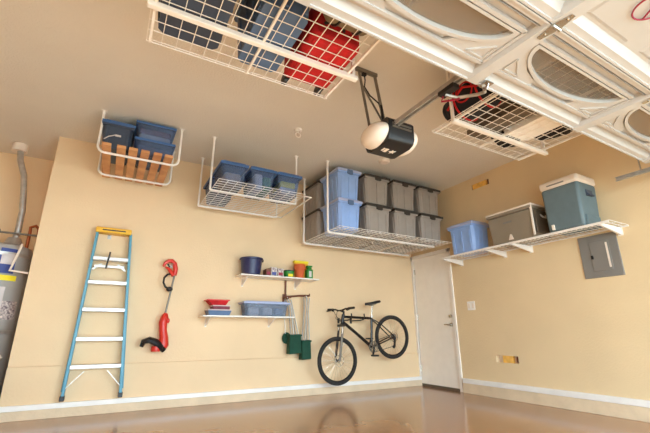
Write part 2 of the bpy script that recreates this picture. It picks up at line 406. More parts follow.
# rack 1 bins
G1 = 'bins on the wooden slat rack'
sz = 2.764
j0 = tote('plastic_bin', 'dark blue bin standing alone at left on the slat shelf', .32, .5, .34, 'slated', 'blid', G1, 'storage bin', ribs=2, latch=False)
j0.location = (-4.965,-.72,sz)
P('label_sticker', MB().box((-.02,-.255,.14),(.035,-.248,.16)).tube([(-.12,-.256,.08),(-.08,-.256,.12),(-.02,-.256,.15)], .006, 5), 'cloth2', j0, world=False)
j1 = tote('plastic_bin', 'clear blue bin with purple contents, lower of the pair on slats', .42, .5, .205, 'cblue', 'blid', G1, 'storage bin', hollow=True, taper=.02, lidh=.03, latch=False)
j1.location = (-4.58,-.72,sz)
dup(j1, (-4.59,-.72,sz+.207), 'clear blue bin with maroon and white contents, upper of the stacked pair')
item('folded_cloth', MB().box((-4.755,-.93,sz+.006),(-4.415,-.55,sz+.13)), 'slate', 'slate blue folded cloth inside the lower slat shelf bin', 'cloth', bev=.03)
item('folded_cloth', MB().box((-4.755,-.93,sz+.213),(-4.425,-.55,sz+.27)), 'cloth2', 'white folded cloth inside the upper slat shelf bin', 'cloth', bev=.02)
item('folded_cloth', MB().box((-4.755,-.93,sz+.275),(-4.425,-.55,sz+.34)), 'cloth1', 'maroon folded cloth inside the upper slat shelf bin', 'cloth', bev=.02)

# rack 4: two bins, red suitcase, olive bag
dz = RZ+.011
r0 = tote('storage_tote', 'dark grey blue tote at left end of the luggage rack', .44, .62, .42, 'slated', 'slated', 'totes on the luggage rack', taper=.03)
r0.location = (-4.585,-3.45,dz)
r1 = tote('storage_tote', 'medium blue tote between the dark tote and the red suitcase', .34, .62, .42, 'slate', 'slated', 'totes on the luggage rack', taper=.02)
r1.location = (-4.13,-3.435,dz)
dup(r0, (-4.565,-4.20,dz), 'second dark grey blue tote on the luggage rack, nearer the door')
dup(r1, (-4.14,-4.20,dz), 'second medium blue tote on the luggage rack, nearer the door')
t = thing('suitcase', 'red fabric wheeled suitcase lying on the white ceiling rack', 'suitcase', (-3.76,-3.4,dz))
P('shell', MB().box((-3.925,-3.62,dz+.012),(-3.565,-3.13,dz+.26)), 'redf', t, bev=.035)
P('pocket', MB().box((-3.90,-3.58,dz+.002),(-3.59,-3.18,dz+.03)), 'redf', t, bev=.012)
P('carry_handle', MB().tube([(-3.84,-3.62,dz+.12),(-3.82,-3.655,dz+.12),(-3.72,-3.655,dz+.12),(-3.70,-3.62,dz+.12)], .012), 'black', t)
for x in (-3.885, -3.61): P('wheel', MB().lathe([(.036,-.017),(.04,-.008),(.04,.008),(.036,.017)], (x,-3.085,dz+.034), 'x').box((x-.022,-3.14,dz+.02),(x+.022,-3.09,dz+.07)), 'black', t)
t = thing('duffel_bag', 'olive tan bag behind the red suitcase on ceiling rack', 'bag', (-3.76,-3.8,dz))
P('body', MB().lathe([(.02,-.155),(.10,-.15),(.125,-.12),(.125,.12),(.10,.15),(.02,.155)], (-3.755,-3.80,dz+.127), 'x', 24), 'olive', t)
for x in (-3.83, -3.68): P('strap', MB().torus((x,-3.80,dz+.127), .13, .008, 'x', 30, 6), 'black', t)

# rack 5: black and red bag, boxes, white tote
t = thing('duffel_bag', 'black duffel bag with red trim at end of right ceiling rack', 'bag', (-2.31,-3.45,dz))
P('body', MB().sphere((-2.31,-3.50,dz+.155), .155, .33, .155, 24, 16), 'blackf', t)
P('end_pocket', MB().sphere((-2.31,-3.24,dz+.16), .10, .07, .10, 18, 12), 'blackf', t)
P('side_panel', MB().torus((-2.455,-3.50,dz+.16), .085, .007, 'x', 26, 8).tube([(-2.45,-3.72,dz+.1),(-2.47,-3.50,dz+.2),(-2.44,-3.3,dz+.1)], .01), 'redf', t)
for y, q in ((-3.40,.163),(-3.62,.157)): P('carry_strap', MB().torus((-2.31,y,dz+.155), q, .008, 'y', 30, 6), 'redf', t)
def carton(label, x0, x1, y0, y1, h, m):
    t = thing('cardboard_box', label, 'box', ((x0+x1)/2,(y0+y1)/2,dz))
    P('carton', MB().box((x0,y0,dz),(x1,y1,dz+h)), m, t, bev=.004)
    P('flap', MB().box((x0+.002,y0,dz+h),(x1-.002,(y0+y1)/2-.003,dz+h+.004)).box((x0+.002,(y0+y1)/2+.003,dz+h),(x1-.002,y1,dz+h+.004)), m, t)
carton('brown box beside the black duffel on right ceiling rack', -2.10, -1.88, -3.75, -3.2, .2, 'cdark')
q = tote('storage_tote', 'milky white tote in middle of the right ceiling rack', .40, .56, .28, 'trim', 'bluelid', None, taper=.03); q.location = (-1.66,-3.62,dz)
t = thing('backpack', 'black backpack lying beside the milky white tote', 'backpack', (-1.55,-3.24,dz))
P('body', MB().sphere((-1.60,-3.245,dz+.085), .20, .085, .085, 20, 12), 'blackf', t)
P('strap', MB().torus((-1.60,-3.245,dz+.085), .09, .012, 'x', 24, 6, sx=1), 'blackf', t)
t = thing('duffel_bag', 'plain black bag at the right edge of the right ceiling rack', 'bag', (-1.34,-3.65,dz))
P('body', MB().sphere((-1.335,-3.66,dz+.10), .10, .3, .10, 20, 12), 'blackf', t)
P('strap', MB().torus((-1.335,-3.66,dz+.10), .103, .01, 'y', 24, 6), 'blackf', t)
carton('second brown box behind first one on right ceiling rack', -2.1, -1.88, -4.45, -3.80, .2, 'cdark')
q = tote('storage_tote', 'dark slate tote over the door window on right ceiling rack', .46, .6, .3, 'slated', 'slated', None, taper=.03); q.location = (-1.60,-4.26,dz)

# ------------------------------------------------------------------ ceiling bits
t = thing('ceiling_hook', 'round white ceiling hook between the two smaller racks and opener', 'ceiling hook', (-3.08,-1.58,H))
P('mount_plate', MB().lathe([(.05,-.012),(.045,-.02),(.02,-.03),(.05,0)], (-3.08,-1.58,H-.001)), 'white', t)
P('hook', MB().torus((-3.08,-1.58,H-.075), .032, .007, 'y', 24, 8).tube([(-3.08,-1.58,H-.02),(-3.08,-1.58,H-.045)], .01), 'white', t)
t = thing('smoke_detector', 'flat round white disc on the ceiling behind the opener', 'smoke detector', (-1.60,-1.38,H))
P('base', MB().lathe([(.085,-.012),(.085,0)], (-1.62,-1.38,H-.001)), 'ceil', t)
P('cover', MB().lathe([(.03,-.035),(.06,-.03),(.078,-.012)], (-1.62,-1.38,H-.001)), 'cream', t)

# ------------------------------------------------------------------ garage door opener
OX, OY = -2.86, -3.0
t = thing('garage_door_opener', 'dark garage door opener with white light covers hanging from ceiling', 'garage door opener', (OX,OY,2.36))
prof = [(-.17,2.40),(-.15,2.355),(-.10,2.335),(.10,2.335),(.15,2.355),(.17,2.40),(.17,2.53),(.14,2.56),(-.14,2.56),(-.17,2.53)]
P('housing', MB().prism([(OX-.135,OY+y,z) for y, z in prof], (.27,0,0)), 'black', t, bev=.008)
for s in (-1, 1):
    b = MB(); rings = []
    n = 24; vs = []; fs = []; m = 6
    for i in range(m+1):
        a = PI/2*i/m; k = math.cos(a)**.7 if i < m else .02; x = OX+s*(.135+.105*math.sin(a))
        for q in range(n): vs.append((x, OY+.165*k*math.cos(2*PI*q/n), 2.445+.105*k*math.sin(2*PI*q/n)))
    for i in range(m): fs += [(i*n+q, i*n+(q+1)%n, (i+1)*n+(q+1)%n, (i+1)*n+q) for q in range(n)]
    fs += [tuple(range(n)), tuple(m*n+q for q in range(n))]
    P('light_cover', b.add(vs, fs), 'cream', t)
P('logo', MB().prism([(OX+.02+.036*(1 if i%2 else .45)*math.cos(i*PI/5),OY-.0+.036*(1 if i%2 else .45)*math.sin(i*PI/5),2.3335) for i in range(10)], (0,0,-.002)).box((OX-.06,OY-.03,2.3335),(OX-.03,OY+.03,2.3315)).box((OX-.085,OY-.03,2.3335),(OX-.068,OY+.02,2.3315)), 'cream', t)
P('vent_ribs', MB().box((OX-.10,OY-.178,2.46),(OX+.10,OY-.168,2.475)).box((OX-.10,OY-.178,2.49),(OX+.10,OY-.168,2.505)), 'dsteel', t)
P('ceiling_angle', MB().box((-3.10,-2.885,H-.035),(-2.86,-2.855,H-.002)), 'dsteel', t)
P('hanging_strap', MB().bar((-3.065,-2.87,H-.02),(-2.985,-2.90,2.55),.028,.005,(0,1,0)), 'dsteel', t)
P('hanging_strap', MB().bar((-2.885,-2.87,H-.02),(-2.80,-2.90,2.55),.034,.006,(0,1,0)), 'dsteel', t)
P('hanging_strap', MB().bar((-3.045,-2.876,3.03),(-2.815,-2.89,2.66),.022,.004,(0,1,0)), 'dsteel', t)
P('power_cord', MB().tube([(-3.00,-2.86,H-.03),(-2.99,-2.86,3.10),(-3.0,-2.86,3.02),(-2.95,-2.87,2.94),(-2.86,-2.88,2.88),(-2.84,-2.885,2.80)], .007, 6).tube([(-2.84,-2.885,2.86),(-2.82,-2.89,2.60)], .014, 8), 'cord', t)
P('plug', MB().box((-3.02,-2.875,H-.06),(-2.98,-2.845,H-.02)), 'cord', t)
P('rail', MB().box((OX-.08,YF,2.485),(OX-.066,OY-.12,2.515)).box((OX-.042,YF,2.485),(OX-.028,OY-.12,2.515)).box((OX-.08,YF,2.512),(OX-.028,OY-.12,2.518)), 'steel', t)
P('trolley', MB().box((OX-.08,-3.80,2.455),(OX-.02,-3.66,2.488)), 'black', t)
P('door_arm', MB().tube([(OX-.05,-3.70,2.455),(OX+.02,-3.74,2.43),(OX+.075,-3.86,2.40),(OX+.065,-3.93,2.375),(OX-.02,-3.985,2.362)], .012, 6), 'steel', t)
P('release_cord', MB().tube([(OX-.05,-3.68,2.455),(OX-.03,-3.64,2.44),(OX-.0,-3.70,2.425),(OX+.02,-3.76,2.41)], .008, 6), 'redmark', t)

# ------------------------------------------------------------------ garage door (raised, lying overhead)
GX0, GX1 = -5.44, -.545; GZ = 2.38; Y0 = -3.958; SW = .54
gd = thing('garage_door', 'raised white sectional garage door with arched windows overhead', 'garage door', (-2.99,-5.0,GZ))
BX = [-5.44,-4.215,-2.995,-1.775,-.545]
def quad_ring(outer, inner, z0, z1):   # plate with a hole; both loops same count
    n = len(outer); b = MB()
    v = [(x,y,z0) for x, y in outer]+[(x,y,z0) for x, y in inner]+[(x,y,z1) for x, y in outer]+[(x,y,z1) for x, y in inner]
    f = []
    for i in range(n):
        j = (i+1) % n
        f += [(i,j,n+j,n+i),(2*n+i,3*n+i,3*n+j,2*n+j),(i,2*n+i,2*n+j,j),(n+i,n+j,3*n+j,3*n+i)]
    return b.add(v, f)
def arch(cx, yc, a, h, n=24):   # chord at yc, bulging to larger y
    p = [(cx-a+2*a*i/8, yc) for i in range(8)]
    return p+[(cx+a*math.cos(PI*i/n), yc+h*math.sin(PI*i/n)) for i in range(n)]
def match_rect(loop, cx, cy, hx, hy):
    out = []
    for x, y in loop:
        dx, dy = (x-cx)/hx, (y-cy)/hy; k = max(abs(dx), abs(dy), 1e-6); out.append((cx+dx/k*hx, cy+dy/k*hy))
    # snap nearest points to the four corners
    for sx in (-1,1):
        for sy in (-1,1):
            c = (cx+sx*hx, cy+sy*hy); i = min(range(len(out)), key=lambda q: (out[q][0]-c[0])**2+(out[q][1]-c[1])**2); out[i] = c
    return out
def section(si, ya, yb):
    windows = si == 0
    b = MB(); skin = GZ+.048
    for i in range(4):
        x0, x1 = BX[i], BX[i+1]; cx = (x0+x1)/2; cy = (ya+yb)/2; hx = (x1-x0)/2; hy = (ya-yb)/2
        if windows:
            lp = arch(cx, ya-.385, .49, .185)
            b2 = quad_ring(match_rect(lp, cx, ya-.31, hx, 0), lp, 0, 0) if 0 else None
            out = []
            ccx, ccy = cx, ya-.31
            for x, y in lp:
                dx, dy = x-ccx, y-ccy
                tx = hx/abs(dx) if abs(dx) > 1e-6 else 1e9
                ty = ((ya-ccy)/dy if dy > 0 else (ccy-yb)/-dy) if abs(dy) > 1e-6 else 1e9
                k = min(tx, ty); out.append((ccx+dx*k, ccy+dy*k))
            for c in ((x0,ya),(x1,ya),(x0,yb),(x1,yb)):
                q = min(range(len(out)), key=lambda q: (out[q][0]-c[0])**2+(out[q][1]-c[1])**2); out[q] = c
            r = quad_ring(out, lp, skin, skin+.008); b.add(r.v, r.f)
        else:
            b.box((x0,yb,skin),(x1,ya,skin+.008))
            for c in (x0+.32, x1-.32):   # embossed raised panels
                hw, hh = .215, .165
                for s_, z_ in ((1, .012),):
                    p = [(c-hw,cy-hh,skin),(c+hw,cy-hh,skin),(c+hw,cy+hh,skin),(c-hw,cy+hh,skin)]
                    k = .018; o = [(c-hw+k,cy-hh+k,skin-z_),(c+hw-k,cy-hh+k,skin-z_),(c+hw-k,cy+hh-k,skin-z_),(c-hw+k,cy+hh-k,skin-z_)]
                    b.hexa(o+p)
    sec = P('door_section', b, 'gwhite', gd, smooth=False)
    # rails along both long edges: a lip and a deeper channel
    r = MB().box((GX0,ya-.052,GZ+.006),(GX1,ya,skin)).box((GX0,ya-.012,GZ-.006),(GX1,ya,skin)).prism([(GX0,ya-.052,GZ+.006),(GX0,ya-.085,skin),(GX0,ya-.052,skin)], (GX1-GX0,0,0))
    r.box((GX0,yb+.002,GZ+.006),(GX1,yb+.04,skin)).box((GX0,yb+.002,GZ-.006),(GX1,yb+.012,skin)).prism([(GX0,yb+.05,GZ+.006),(GX0,yb+.078,skin),(GX0,yb+.05,skin)], (GX1-GX0,0,0))
    P('edge_rail', r, 'gwhite', sec, smooth=False)
    for i, x in enumerate(BX):
        w = .052; xx = min(max(x, GX0+w), GX1-w)
        s = MB().prism([(xx-w,ya-.001,GZ+.02),(xx-w*.8,ya-.001,GZ-.012),(xx+w*.8,ya-.001,GZ-.012),(xx+w,ya-.001,GZ+.02),(xx+w,ya-.001,skin),(xx-w,ya-.001,skin)], (0,-(ya-yb)+.003,0))
        P('stile', s, 'gwhite', sec, smooth=False)
    if windows:
        for i in range(4):
            cx = (BX[i]+BX[i+1])/2
            yc = ya-.385
            inner = arch(cx, yc, .49, .185); mid = arch(cx, yc-.016, .525, .225)
            f = quad_ring(mid, inner, GZ+.016, skin)
            # spandrel plates framing the arch, with embossed triangles
            ox = .545
            rect = [(cx-ox,yc-.035),(cx+ox,yc-.035),(cx+ox,ya-.135),(cx-ox,ya-.135)]
            for a_, b_ in zip(rect, rect[1:]+rect[:1]): f.bar((a_[0],a_[1],GZ+.026),(b_[0],b_[1],GZ+.026),.022,.024)
            for s in (-1, 1):
                p = [(cx+s*.51,ya-.165),(cx+s*.37,ya-.165),(cx+s*.51,ya-.265)]
                pl = [(cx+s*(ox-.005),ya-.14),(cx+s*.2,ya-.14),(cx+s*.24,ya-.19),(cx+s*.36,ya-.225),(cx+s*.45,ya-.28),(cx+s*.49,ya-.36),(cx+s*(ox-.005),ya-.4)]
                f.prism([(x,y,GZ+.024) for x, y in pl], (0,0,.014))
                for a_, b_ in zip(p, p[1:]+p[:1]): f.bar((a_[0],a_[1],GZ+.021),(b_[0],b_[1],GZ+.021),.010,.010)
            fr = P('window_frame', f, 'gwhite', sec, smooth=False)
            gl = arch(cx, yc-.004, .495, .19)
            P('window_pane', MB().prism([(x,y,skin-.006) for x, y in gl], (0,0,.004)), 'glass', sec, smooth=False)
    return sec
for si in range(4):
    ya = Y0-si*SW
    sec = section(si, ya, ya-SW+.004)
    if si < 3:
        for x in BX:
            xx = min(max(x, GX0+.05), GX1-.05); yb = ya-SW
            b = MB().prism([(xx-.03,yb+.012,GZ-.014),(xx+.03,yb+.012,GZ-.014),(xx+.014,yb+.095,GZ-.014),(xx-.014,yb+.095,GZ-.014)], (0,0,-.004))
            b.prism([(xx-.03,yb-.012,GZ-.014),(xx+.03,yb-.012,GZ-.014),(xx+.014,yb-.09,GZ-.014),(xx-.014,yb-.09,GZ-.014)], (0,0,-.004))
            b.tube([(xx-.034,yb,GZ-.02),(xx+.034,yb,GZ-.02)], .011, 8).sphere((xx,yb+.06,GZ-.02), .007,.007,.004,8,5).sphere((xx,yb-.06,GZ-.02), .007,.007,.004,8,5)
            P('hinge', b, 'chrome', sec)
    if si == 0:
        P('arm_bracket', MB().box((-2.93,-4.03,GZ-.018),(-2.87,-3.96,GZ-.012)).prism([(-2.905,-3.965,GZ-.014),(-2.905,-4.02,GZ-.014),(-2.905,-4.0,GZ-.05),(-2.905,-3.975,GZ-.05)], (.008,0,0)), 'chrome', sec)
    if si == 1:
        b = MB(); cx, cy = -2.655, -4.80
        b.torus((cx,cy,GZ+.0245), .085, .0045, 'z', 40, 6).bar((cx-.05,cy-.066,GZ+.0245),(cx+.05,cy+.066,GZ+.0245),.007,.006)
        mk = P('warning_mark', b, 'redmark', sec)
gd.rotation_euler = (0, 0, math.radians(1.2)); gd.location.x += .055
# vertical/horizontal tracks at each side
def track(x, s, label):
    t = thing('door_track', label, 'door track', (x,-5,2.36))
    b = MB().box((x-.003,YF+.05,2.335),(x+.003,-3.58,2.375)).box((x-.003,YF+.05,2.335),(x-s*.025,-3.58,2.338)).box((x-.003,YF+.05,2.372),(x-s*.025,-3.58,2.375))
    P('channel', b, 'steel', t)
    P('hanger_strap', MB().bar((x+s*.01,-3.80,2.37),(x+s*.01,-3.80,H-.002),.03,.004,(0,1,0)), 'steel', t)
    P('rear_strap', MB().bar((x+s*.01,-5.6,2.37),(x+s*.01,-5.6,H-.002),.03,.004,(0,1,0)), 'steel', t)
track(-.36, 1, 'grey steel track end beside the raised door at right wall')
track(-5.58, -1, 'grey steel track along the far left side of the raised door')

# ------------------------------------------------------------------ right wall shelf with coolers
SZ = 1.945
t = thing('wire_shelf', 'long white wire shelf on the right wall above the door', 'wall shelf', (0,-2.28,SZ))
P('shelf_deck', rack_mesh(-.405,-.012,-3.45,-1.13,SZ,.13,.055,.0034), 'white', t)
# rack_mesh spaces wires in x by dx; the lip along the front edge:
P('front_lip', MB().box((-.413,-3.45,SZ-.022),(-.403,-1.13,SZ+.006)), 'white', t, bev=.003)
P('back_rail', MB().box((-.014,-3.45,SZ-.01),(-.001,-1.13,SZ+.006)), 'white', t)
for y in (-1.155,-1.93,-2.32,-3.36):
    P('bracket', MB().prism([(-.40,y-.012,SZ-.004),(-.40,y-.012,SZ-.03),(-.02,y-.012,SZ-.085),(0,y-.012,SZ-.085),(0,y-.012,SZ-.004)], (0,.024,0)).box((-.008,y-.025,SZ-.095),(0,y+.025,SZ+.01)), 'white', t, bev=.002)
sz2 = SZ+.010
q = tote('storage_tote', 'pale blue tote on the right wall shelf above the entry door', .46, .38, .45, 'blue', 'bluelid', None, taper=.018, latch=False)
q.location = (-.225,-1.535,sz2); q.rotation_euler = (0,0,-PI/2) 
# grey cooler: long chest
t = thing('cooler', 'taupe grey chest cooler in the middle of right wall shelf', 'cooler', (-.23,-2.36,sz2))
P('body', MB().hexa([(-.385,-2.63,sz2),(-.045,-2.63,sz2),(-.045,-2.045,sz2),(-.385,-2.045,sz2),(-.41,-2.655,sz2+.36),(-.03,-2.655,sz2+.36),(-.03,-2.02,sz2+.36),(-.41,-2.02,sz2+.36)]), 'cgrey', t, bev=.015)
P('lid', MB().box((-.42,-2.665,sz2+.362),(-.02,-2.01,sz2+.415)), 'cgrey', t, bev=.012)
P('trim_rim', MB().box((-.424,-2.669,sz2+.400),(-.016,-2.006,sz2+.424)).box((-.418,-2.668,sz2+.02),(-.402,-2.64,sz2+.4)), 'cream', t, bev=.006)
P('side_panel', MB().box((-.37,-2.672,sz2+.05),(-.06,-2.655,sz2+.34)), 'cdark', t, bev=.006)
P('carry_handle', MB().tube([(-.26,-2.665,sz2+.29),(-.26,-2.70,sz2+.25),(-.16,-2.70,sz2+.25),(-.16,-2.665,sz2+.29)], .011), 'steel', t)
P('latch', MB().prism([(-.415,-2.38,sz2+.02),(-.415,-2.31,sz2+.02),(-.415,-2.335,sz2+.09),(-.415,-2.355,sz2+.09)], (-.012,0,0)), 'cream', t, bev=.004)
P('nameplate', MB().box((-.412,-2.37,sz2+.25),(-.406,-2.25,sz2+.27)), 'panel', t)
# teal cooler
t = thing('cooler', 'tall teal cooler with cream lid at right end of shelf', 'cooler', (-.22,-3.0,sz2))
P('body', MB().hexa([(-.40,-3.215,sz2),(-.04,-3.215,sz2),(-.04,-2.815,sz2),(-.40,-2.815,sz2),(-.415,-3.235,sz2+.52),(-.025,-3.235,sz2+.52),(-.025,-2.81,sz2+.52),(-.415,-2.81,sz2+.52)]), 'teal', t, bev=.03)
P('lid', MB().box((-.425,-3.245,sz2+.51),(-.02,-2.80,sz2+.61)), 'cream', t, bev=.03)
P('lid_recess', MB().box((-.432,-3.10,sz2+.54),(-.42,-2.90,sz2+.555)), 'panel', t, bev=.003)
P('side_base', MB().box((-.36,-3.24,sz2+.0),(-.08,-3.19,sz2+.13)), 'teal', t, bev=.012)
P('side_handle', MB().box((-.27,-3.242,sz2+.36),(-.15,-3.21,sz2+.43)).tube([(-.26,-3.215,sz2+.41),(-.26,-3.26,sz2+.36),(-.17,-3.26,sz2+.36),(-.17,-3.215,sz2+.41)], .010), 'slated', t, bev=.004)
P('drain_spout', MB().box((-.42,-2.90,sz2+.02),(-.395,-2.87,sz2+.08)), 'cream', t, bev=.004)

# ------------------------------------------------------------------ back wall shelves
def wall_shelf(label, x0, x1, z, bx):
    t = thing('wall_shelf', label, 'wall shelf', ((x0+x1)/2,0,z))
    P('board', MB().box((x0,-.30,z-.018),(x1,0,z)), 'white', t, bev=.003)
    for x in bx:
        P('bracket', MB().box((x-.012,-.008,z-.14),(x+.012,0,z-.018)).prism([(x-.008,-.004,z-.13),(x-.008,-.26,z-.024),(x-.008,-.24,z-.018),(x-.008,-.004,z-.018)], (.016,0,0)), 'white', t)
UZ, LZ = 1.618, 1.068
wall_shelf('upper white wall shelf holding bucket and garden pots', -3.29, -2.10, UZ, (-3.18,-2.36))
wall_shelf('lower white wall shelf holding the clear blue storage box', -3.74, -2.49, LZ, (-3.64,-2.76))
t = thing('bucket', 'dark navy plastic bucket at left on upper wall shelf', 'bucket', (-3.12,-.17,UZ))
P('pail', MB().lathe([(.118,0),(.128,.01),(.15,.21),(.162,.215),(.164,.235),(.158,.24),(.15,.238),(.12,.02)], (-3.115,-.168,UZ+.001), n=32), 'navy', t)
P('bail_handle', MB().torus((-3.115,-.168,UZ+.222), .166, .004, 'z', 30, 6, a0=0, a1=PI).box((-2.955,-.18,UZ+.2),(-2.94,-.155,UZ+.235)), 'black', t)
for i, (x, w_, m, lab) in enumerate([(-2.885,.07,'rstick','brown box at left of the small boxes on upper shelf'),(-2.80,.09,'paper','white printed box beside the brown box on upper shelf'),(-2.70,.09,'paper','white printed box nearest the green and yellow tub')]):
    t = thing('small_box', lab, 'box', (x,-.18,UZ), 'small boxes on the upper shelf')
    P('carton', MB().box((x-w_/2,-.25,UZ+.001),(x+w_/2,-.12,UZ+(.10,.13,.12)[i])), m, t, bev=.006)
    P('printed_label', MB().box((x-w_*.35,-.253,UZ+.02),(x+w_*.35,-.249,UZ+.06)), 'bluep' if i == 1 else 'redmark', t)
t = thing('plant_tub', 'low green tub with yellow label on upper wall shelf', 'tub', (-2.545,-.18,UZ))
P('tub_body', MB().lathe([(.055,0),(.075,.04),(.078,.09),(.06,.10)], (-2.545,-.18,UZ+.001)), 'bgreen', t)
P('label_patch', MB().box((-2.585,-.262,UZ+.012),(-2.515,-.25,UZ+.05)), 'yell2', t)
P('lid', MB().lathe([(.08,.09),(.08,.105),(.04,.112)], (-2.545,-.18,UZ+.001)), 'green', t)
t = thing('flower_pot', 'stack of orange terracotta flower pots on upper shelf', 'flower pot', (-2.375,-.19,UZ))
P('pot', MB().lathe([(.055,0),(.072,.13),(.085,.132),(.088,.18),(.078,.182),(.06,.03)], (-2.375,-.19,UZ+.001), n=28), 'terra', t)
P('inner_pot', MB().lathe([(.075,.15),(.08,.185),(.084,.205),(.074,.207),(.06,.16)], (-2.375,-.19,UZ+.001), n=28), 'terra', t)
t = thing('garden_bottle', 'green garden product bottle with white label on upper shelf', 'bottle', (-2.215,-.19,UZ))
P('bottle_body', MB().box((-2.265,-.225,UZ+.001),(-2.165,-.145,UZ+.15)).box((-2.25,-.215,UZ+.148),(-2.18,-.155,UZ+.18)), 'bgreen', t, bev=.012)
P('bottle_label', MB().box((-2.235,-.229,UZ+.03),(-2.195,-.224,UZ+.12)), 'cloth2', t)
P('cap', MB().box((-2.255,-.22,UZ+.18),(-2.175,-.15,UZ+.205)), 'bgreen', t, bev=.005)
t = thing('yellow_basin', 'yellow bag behind the terracotta pot and green bottle', 'bag', (-2.29,-.06,UZ))
t.name = 'seed_bag'
P('bag_body', MB().hexa([(-2.38,-.10,UZ+.001),(-2.17,-.10,UZ+.001),(-2.17,-.02,UZ+.001),(-2.38,-.02,UZ+.001),(-2.41,-.085,UZ+.26),(-2.18,-.085,UZ+.26),(-2.18,-.035,UZ+.26),(-2.41,-.035,UZ+.26)]), 'yellow', t, bev=.012)
P('folded_top', MB().box((-2.415,-.09,UZ+.255),(-2.175,-.03,UZ+.29)), 'yell2', t, bev=.006)
# lower shelf contents
t = thing('plastic_tub', 'shallow clear tub with pinkish contents at left on lower shelf', 'tub', (-3.53,-.17,LZ))
P('tub_body', MB().hexa([(-3.66,-.26,LZ+.001),(-3.40,-.26,LZ+.001),(-3.40,-.08,LZ+.001),(-3.66,-.08,LZ+.001),(-3.68,-.275,LZ+.06),(-3.38,-.275,LZ+.06),(-3.38,-.06,LZ+.06),(-3.68,-.06,LZ+.06)]), 'slate', t, bev=.006)
P('tub_lid', MB().box((-3.685,-.28,LZ+.062),(-3.375,-.055,LZ+.075)), 'greyd', t, bev=.004)
t = thing('plastic_case', 'small pinkish flat case stacked under the red tray', 'case', (-3.51,-.17,LZ+.076))
P('case_body', MB().box((-3.62,-.26,LZ+.077),(-3.40,-.09,LZ+.115)), 'cloth1', t, bev=.006)
P('case_lid', MB().box((-3.625,-.265,LZ+.115),(-3.395,-.085,LZ+.128)), 'greyd', t, bev=.004)
t = thing('red_tray', 'glossy red tray on top of small case on lower shelf', 'tray', (-3.55,-.17,LZ+.129))
P('tray_body', MB().hexa([(-3.63,-.24,LZ+.129),(-3.45,-.24,LZ+.129),(-3.45,-.10,LZ+.129),(-3.63,-.10,LZ+.129),(-3.69,-.27,LZ+.19),(-3.42,-.27,LZ+.19),(-3.42,-.07,LZ+.19),(-3.69,-.07,LZ+.19)]), 'redf', t, bev=.006)
P('rim', MB().box((-3.70,-.28,LZ+.185),(-3.41,-.06,LZ+.20)), 'red', t, bev=.004)
q = tote('storage_bin', 'long clear bluish storage box at right on lower shelf', .66, .26, .20, 'clear', 'bluelid', None, 'storage box', hollow=True, taper=.025, lidh=.025, latch=False)
q.location = (-2.89,-.155,LZ+.001)
for x, m, lab in ((-3.05,'greyd','pale pinkish cloth bundle at left inside the clear storage box'),(-2.86,'cloth2','white cloth bundle in middle inside the clear storage box'),(-2.69,'slate','blue cloth bundle at right inside the clear storage box')):
    item('cloth_bundle', MB().box((x-.07,-.22,LZ+.008),(x+.07,-.09,LZ+.12)), m, lab, 'cloth', bev=.03)

# hanger with folded camp stools
t = thing('utility_hanger', 'brown two-hook hanger bar hanging under the upper shelf', 'wall hanger', (-2.37,-.05,1.33))
P('hanging_strip', MB().box((-2.535,-.04,1.35),(-2.515,-.02,UZ-.018)), 'rstick', t)
P('crossbar', MB().tube([(-2.57,-.03,1.34),(-2.52,-.05,1.36),(-2.30,-.06,1.385),(-2.20,-.05,1.39),(-2.18,-.03,1.36)], .014, 8), 'rstick', t)
P('hook', MB().tube([(-2.55,-.03,1.33),(-2.55,-.20,1.32),(-2.55,-.22,1.36)], .009, 6).tube([(-2.22,-.05,1.38),(-2.22,-.20,1.37),(-2.22,-.22,1.40)], .009, 6).box((-2.56,-.02,1.28),(-2.50,0,1.40)), 'rstick', t)
def stool(label, x, ztop, zbot, wseat, dx):
    t = thing('camp_stool', label, 'folding stool', (x,-.13,zbot), 'folded camp stools on the hanger')
    zs = zbot+.30
    for k, (o, y, e) in enumerate(((-.035,-.10,.0),(.03,-.10,.02),(-.02,-.15,.03),(.045,-.15,.0))):
        P('leg', MB().tube([(x+o*.9,y,ztop-(.03 if k%2 else 0)),(x+o*.5+dx*.4+.01*math.sin(k),y,(ztop+zs)/2+.1),(x+o*1.2+dx,y,zs-.05)], .0095, 8), 'steel', t)
    P('foot_bar', MB().tube([(x-.045,-.10,ztop-.005),(x-.04,-.15,ztop+.005),(x+.045,-.15,ztop)], .011, 8), 'rstick', t)
    w = wseat/2; xx = x+dx
    P('seat_fabric', MB().hexa([(xx-w,-.18,zbot),(xx+w,-.18,zbot+.01),(xx+w,-.06,zbot+.01),(xx-w,-.06,zbot),(xx-w*.93,-.17,zs-.04),(xx+w*.93,-.17,zs-.03),(xx+w*.93,-.07,zs-.03),(xx-w*.93,-.07,zs-.04)]), 'green', t, bev=.012)
    P('seat_hem', MB().box((xx-w*1.0,-.184,zs-.06),(xx+w*1.0,-.056,zs-.035)), 'green', t, bev=.006)
    return t
stool('left of the two folded green stools, hung partly behind the other', -2.53, 1.345, .565, .19, .12)
stool('right of the two folded green stools, hanging lowest', -2.225, 1.38, .485, .15, -.01)
t = thing('fabric_pouch', 'dark green rolled pouch hanging left of the two stools', 'pouch', (-2.47,-.05,.72))
P('pouch_body', MB().sphere((-2.49,-.03,.78), .07, .028, .08, 16, 10), 'green', t)
P('pouch_strap', MB().tube([(-2.52,-.05,.84),(-2.535,-.04,1.1),(-2.53,-.03,1.33)], .006, 6), 'alu', t)

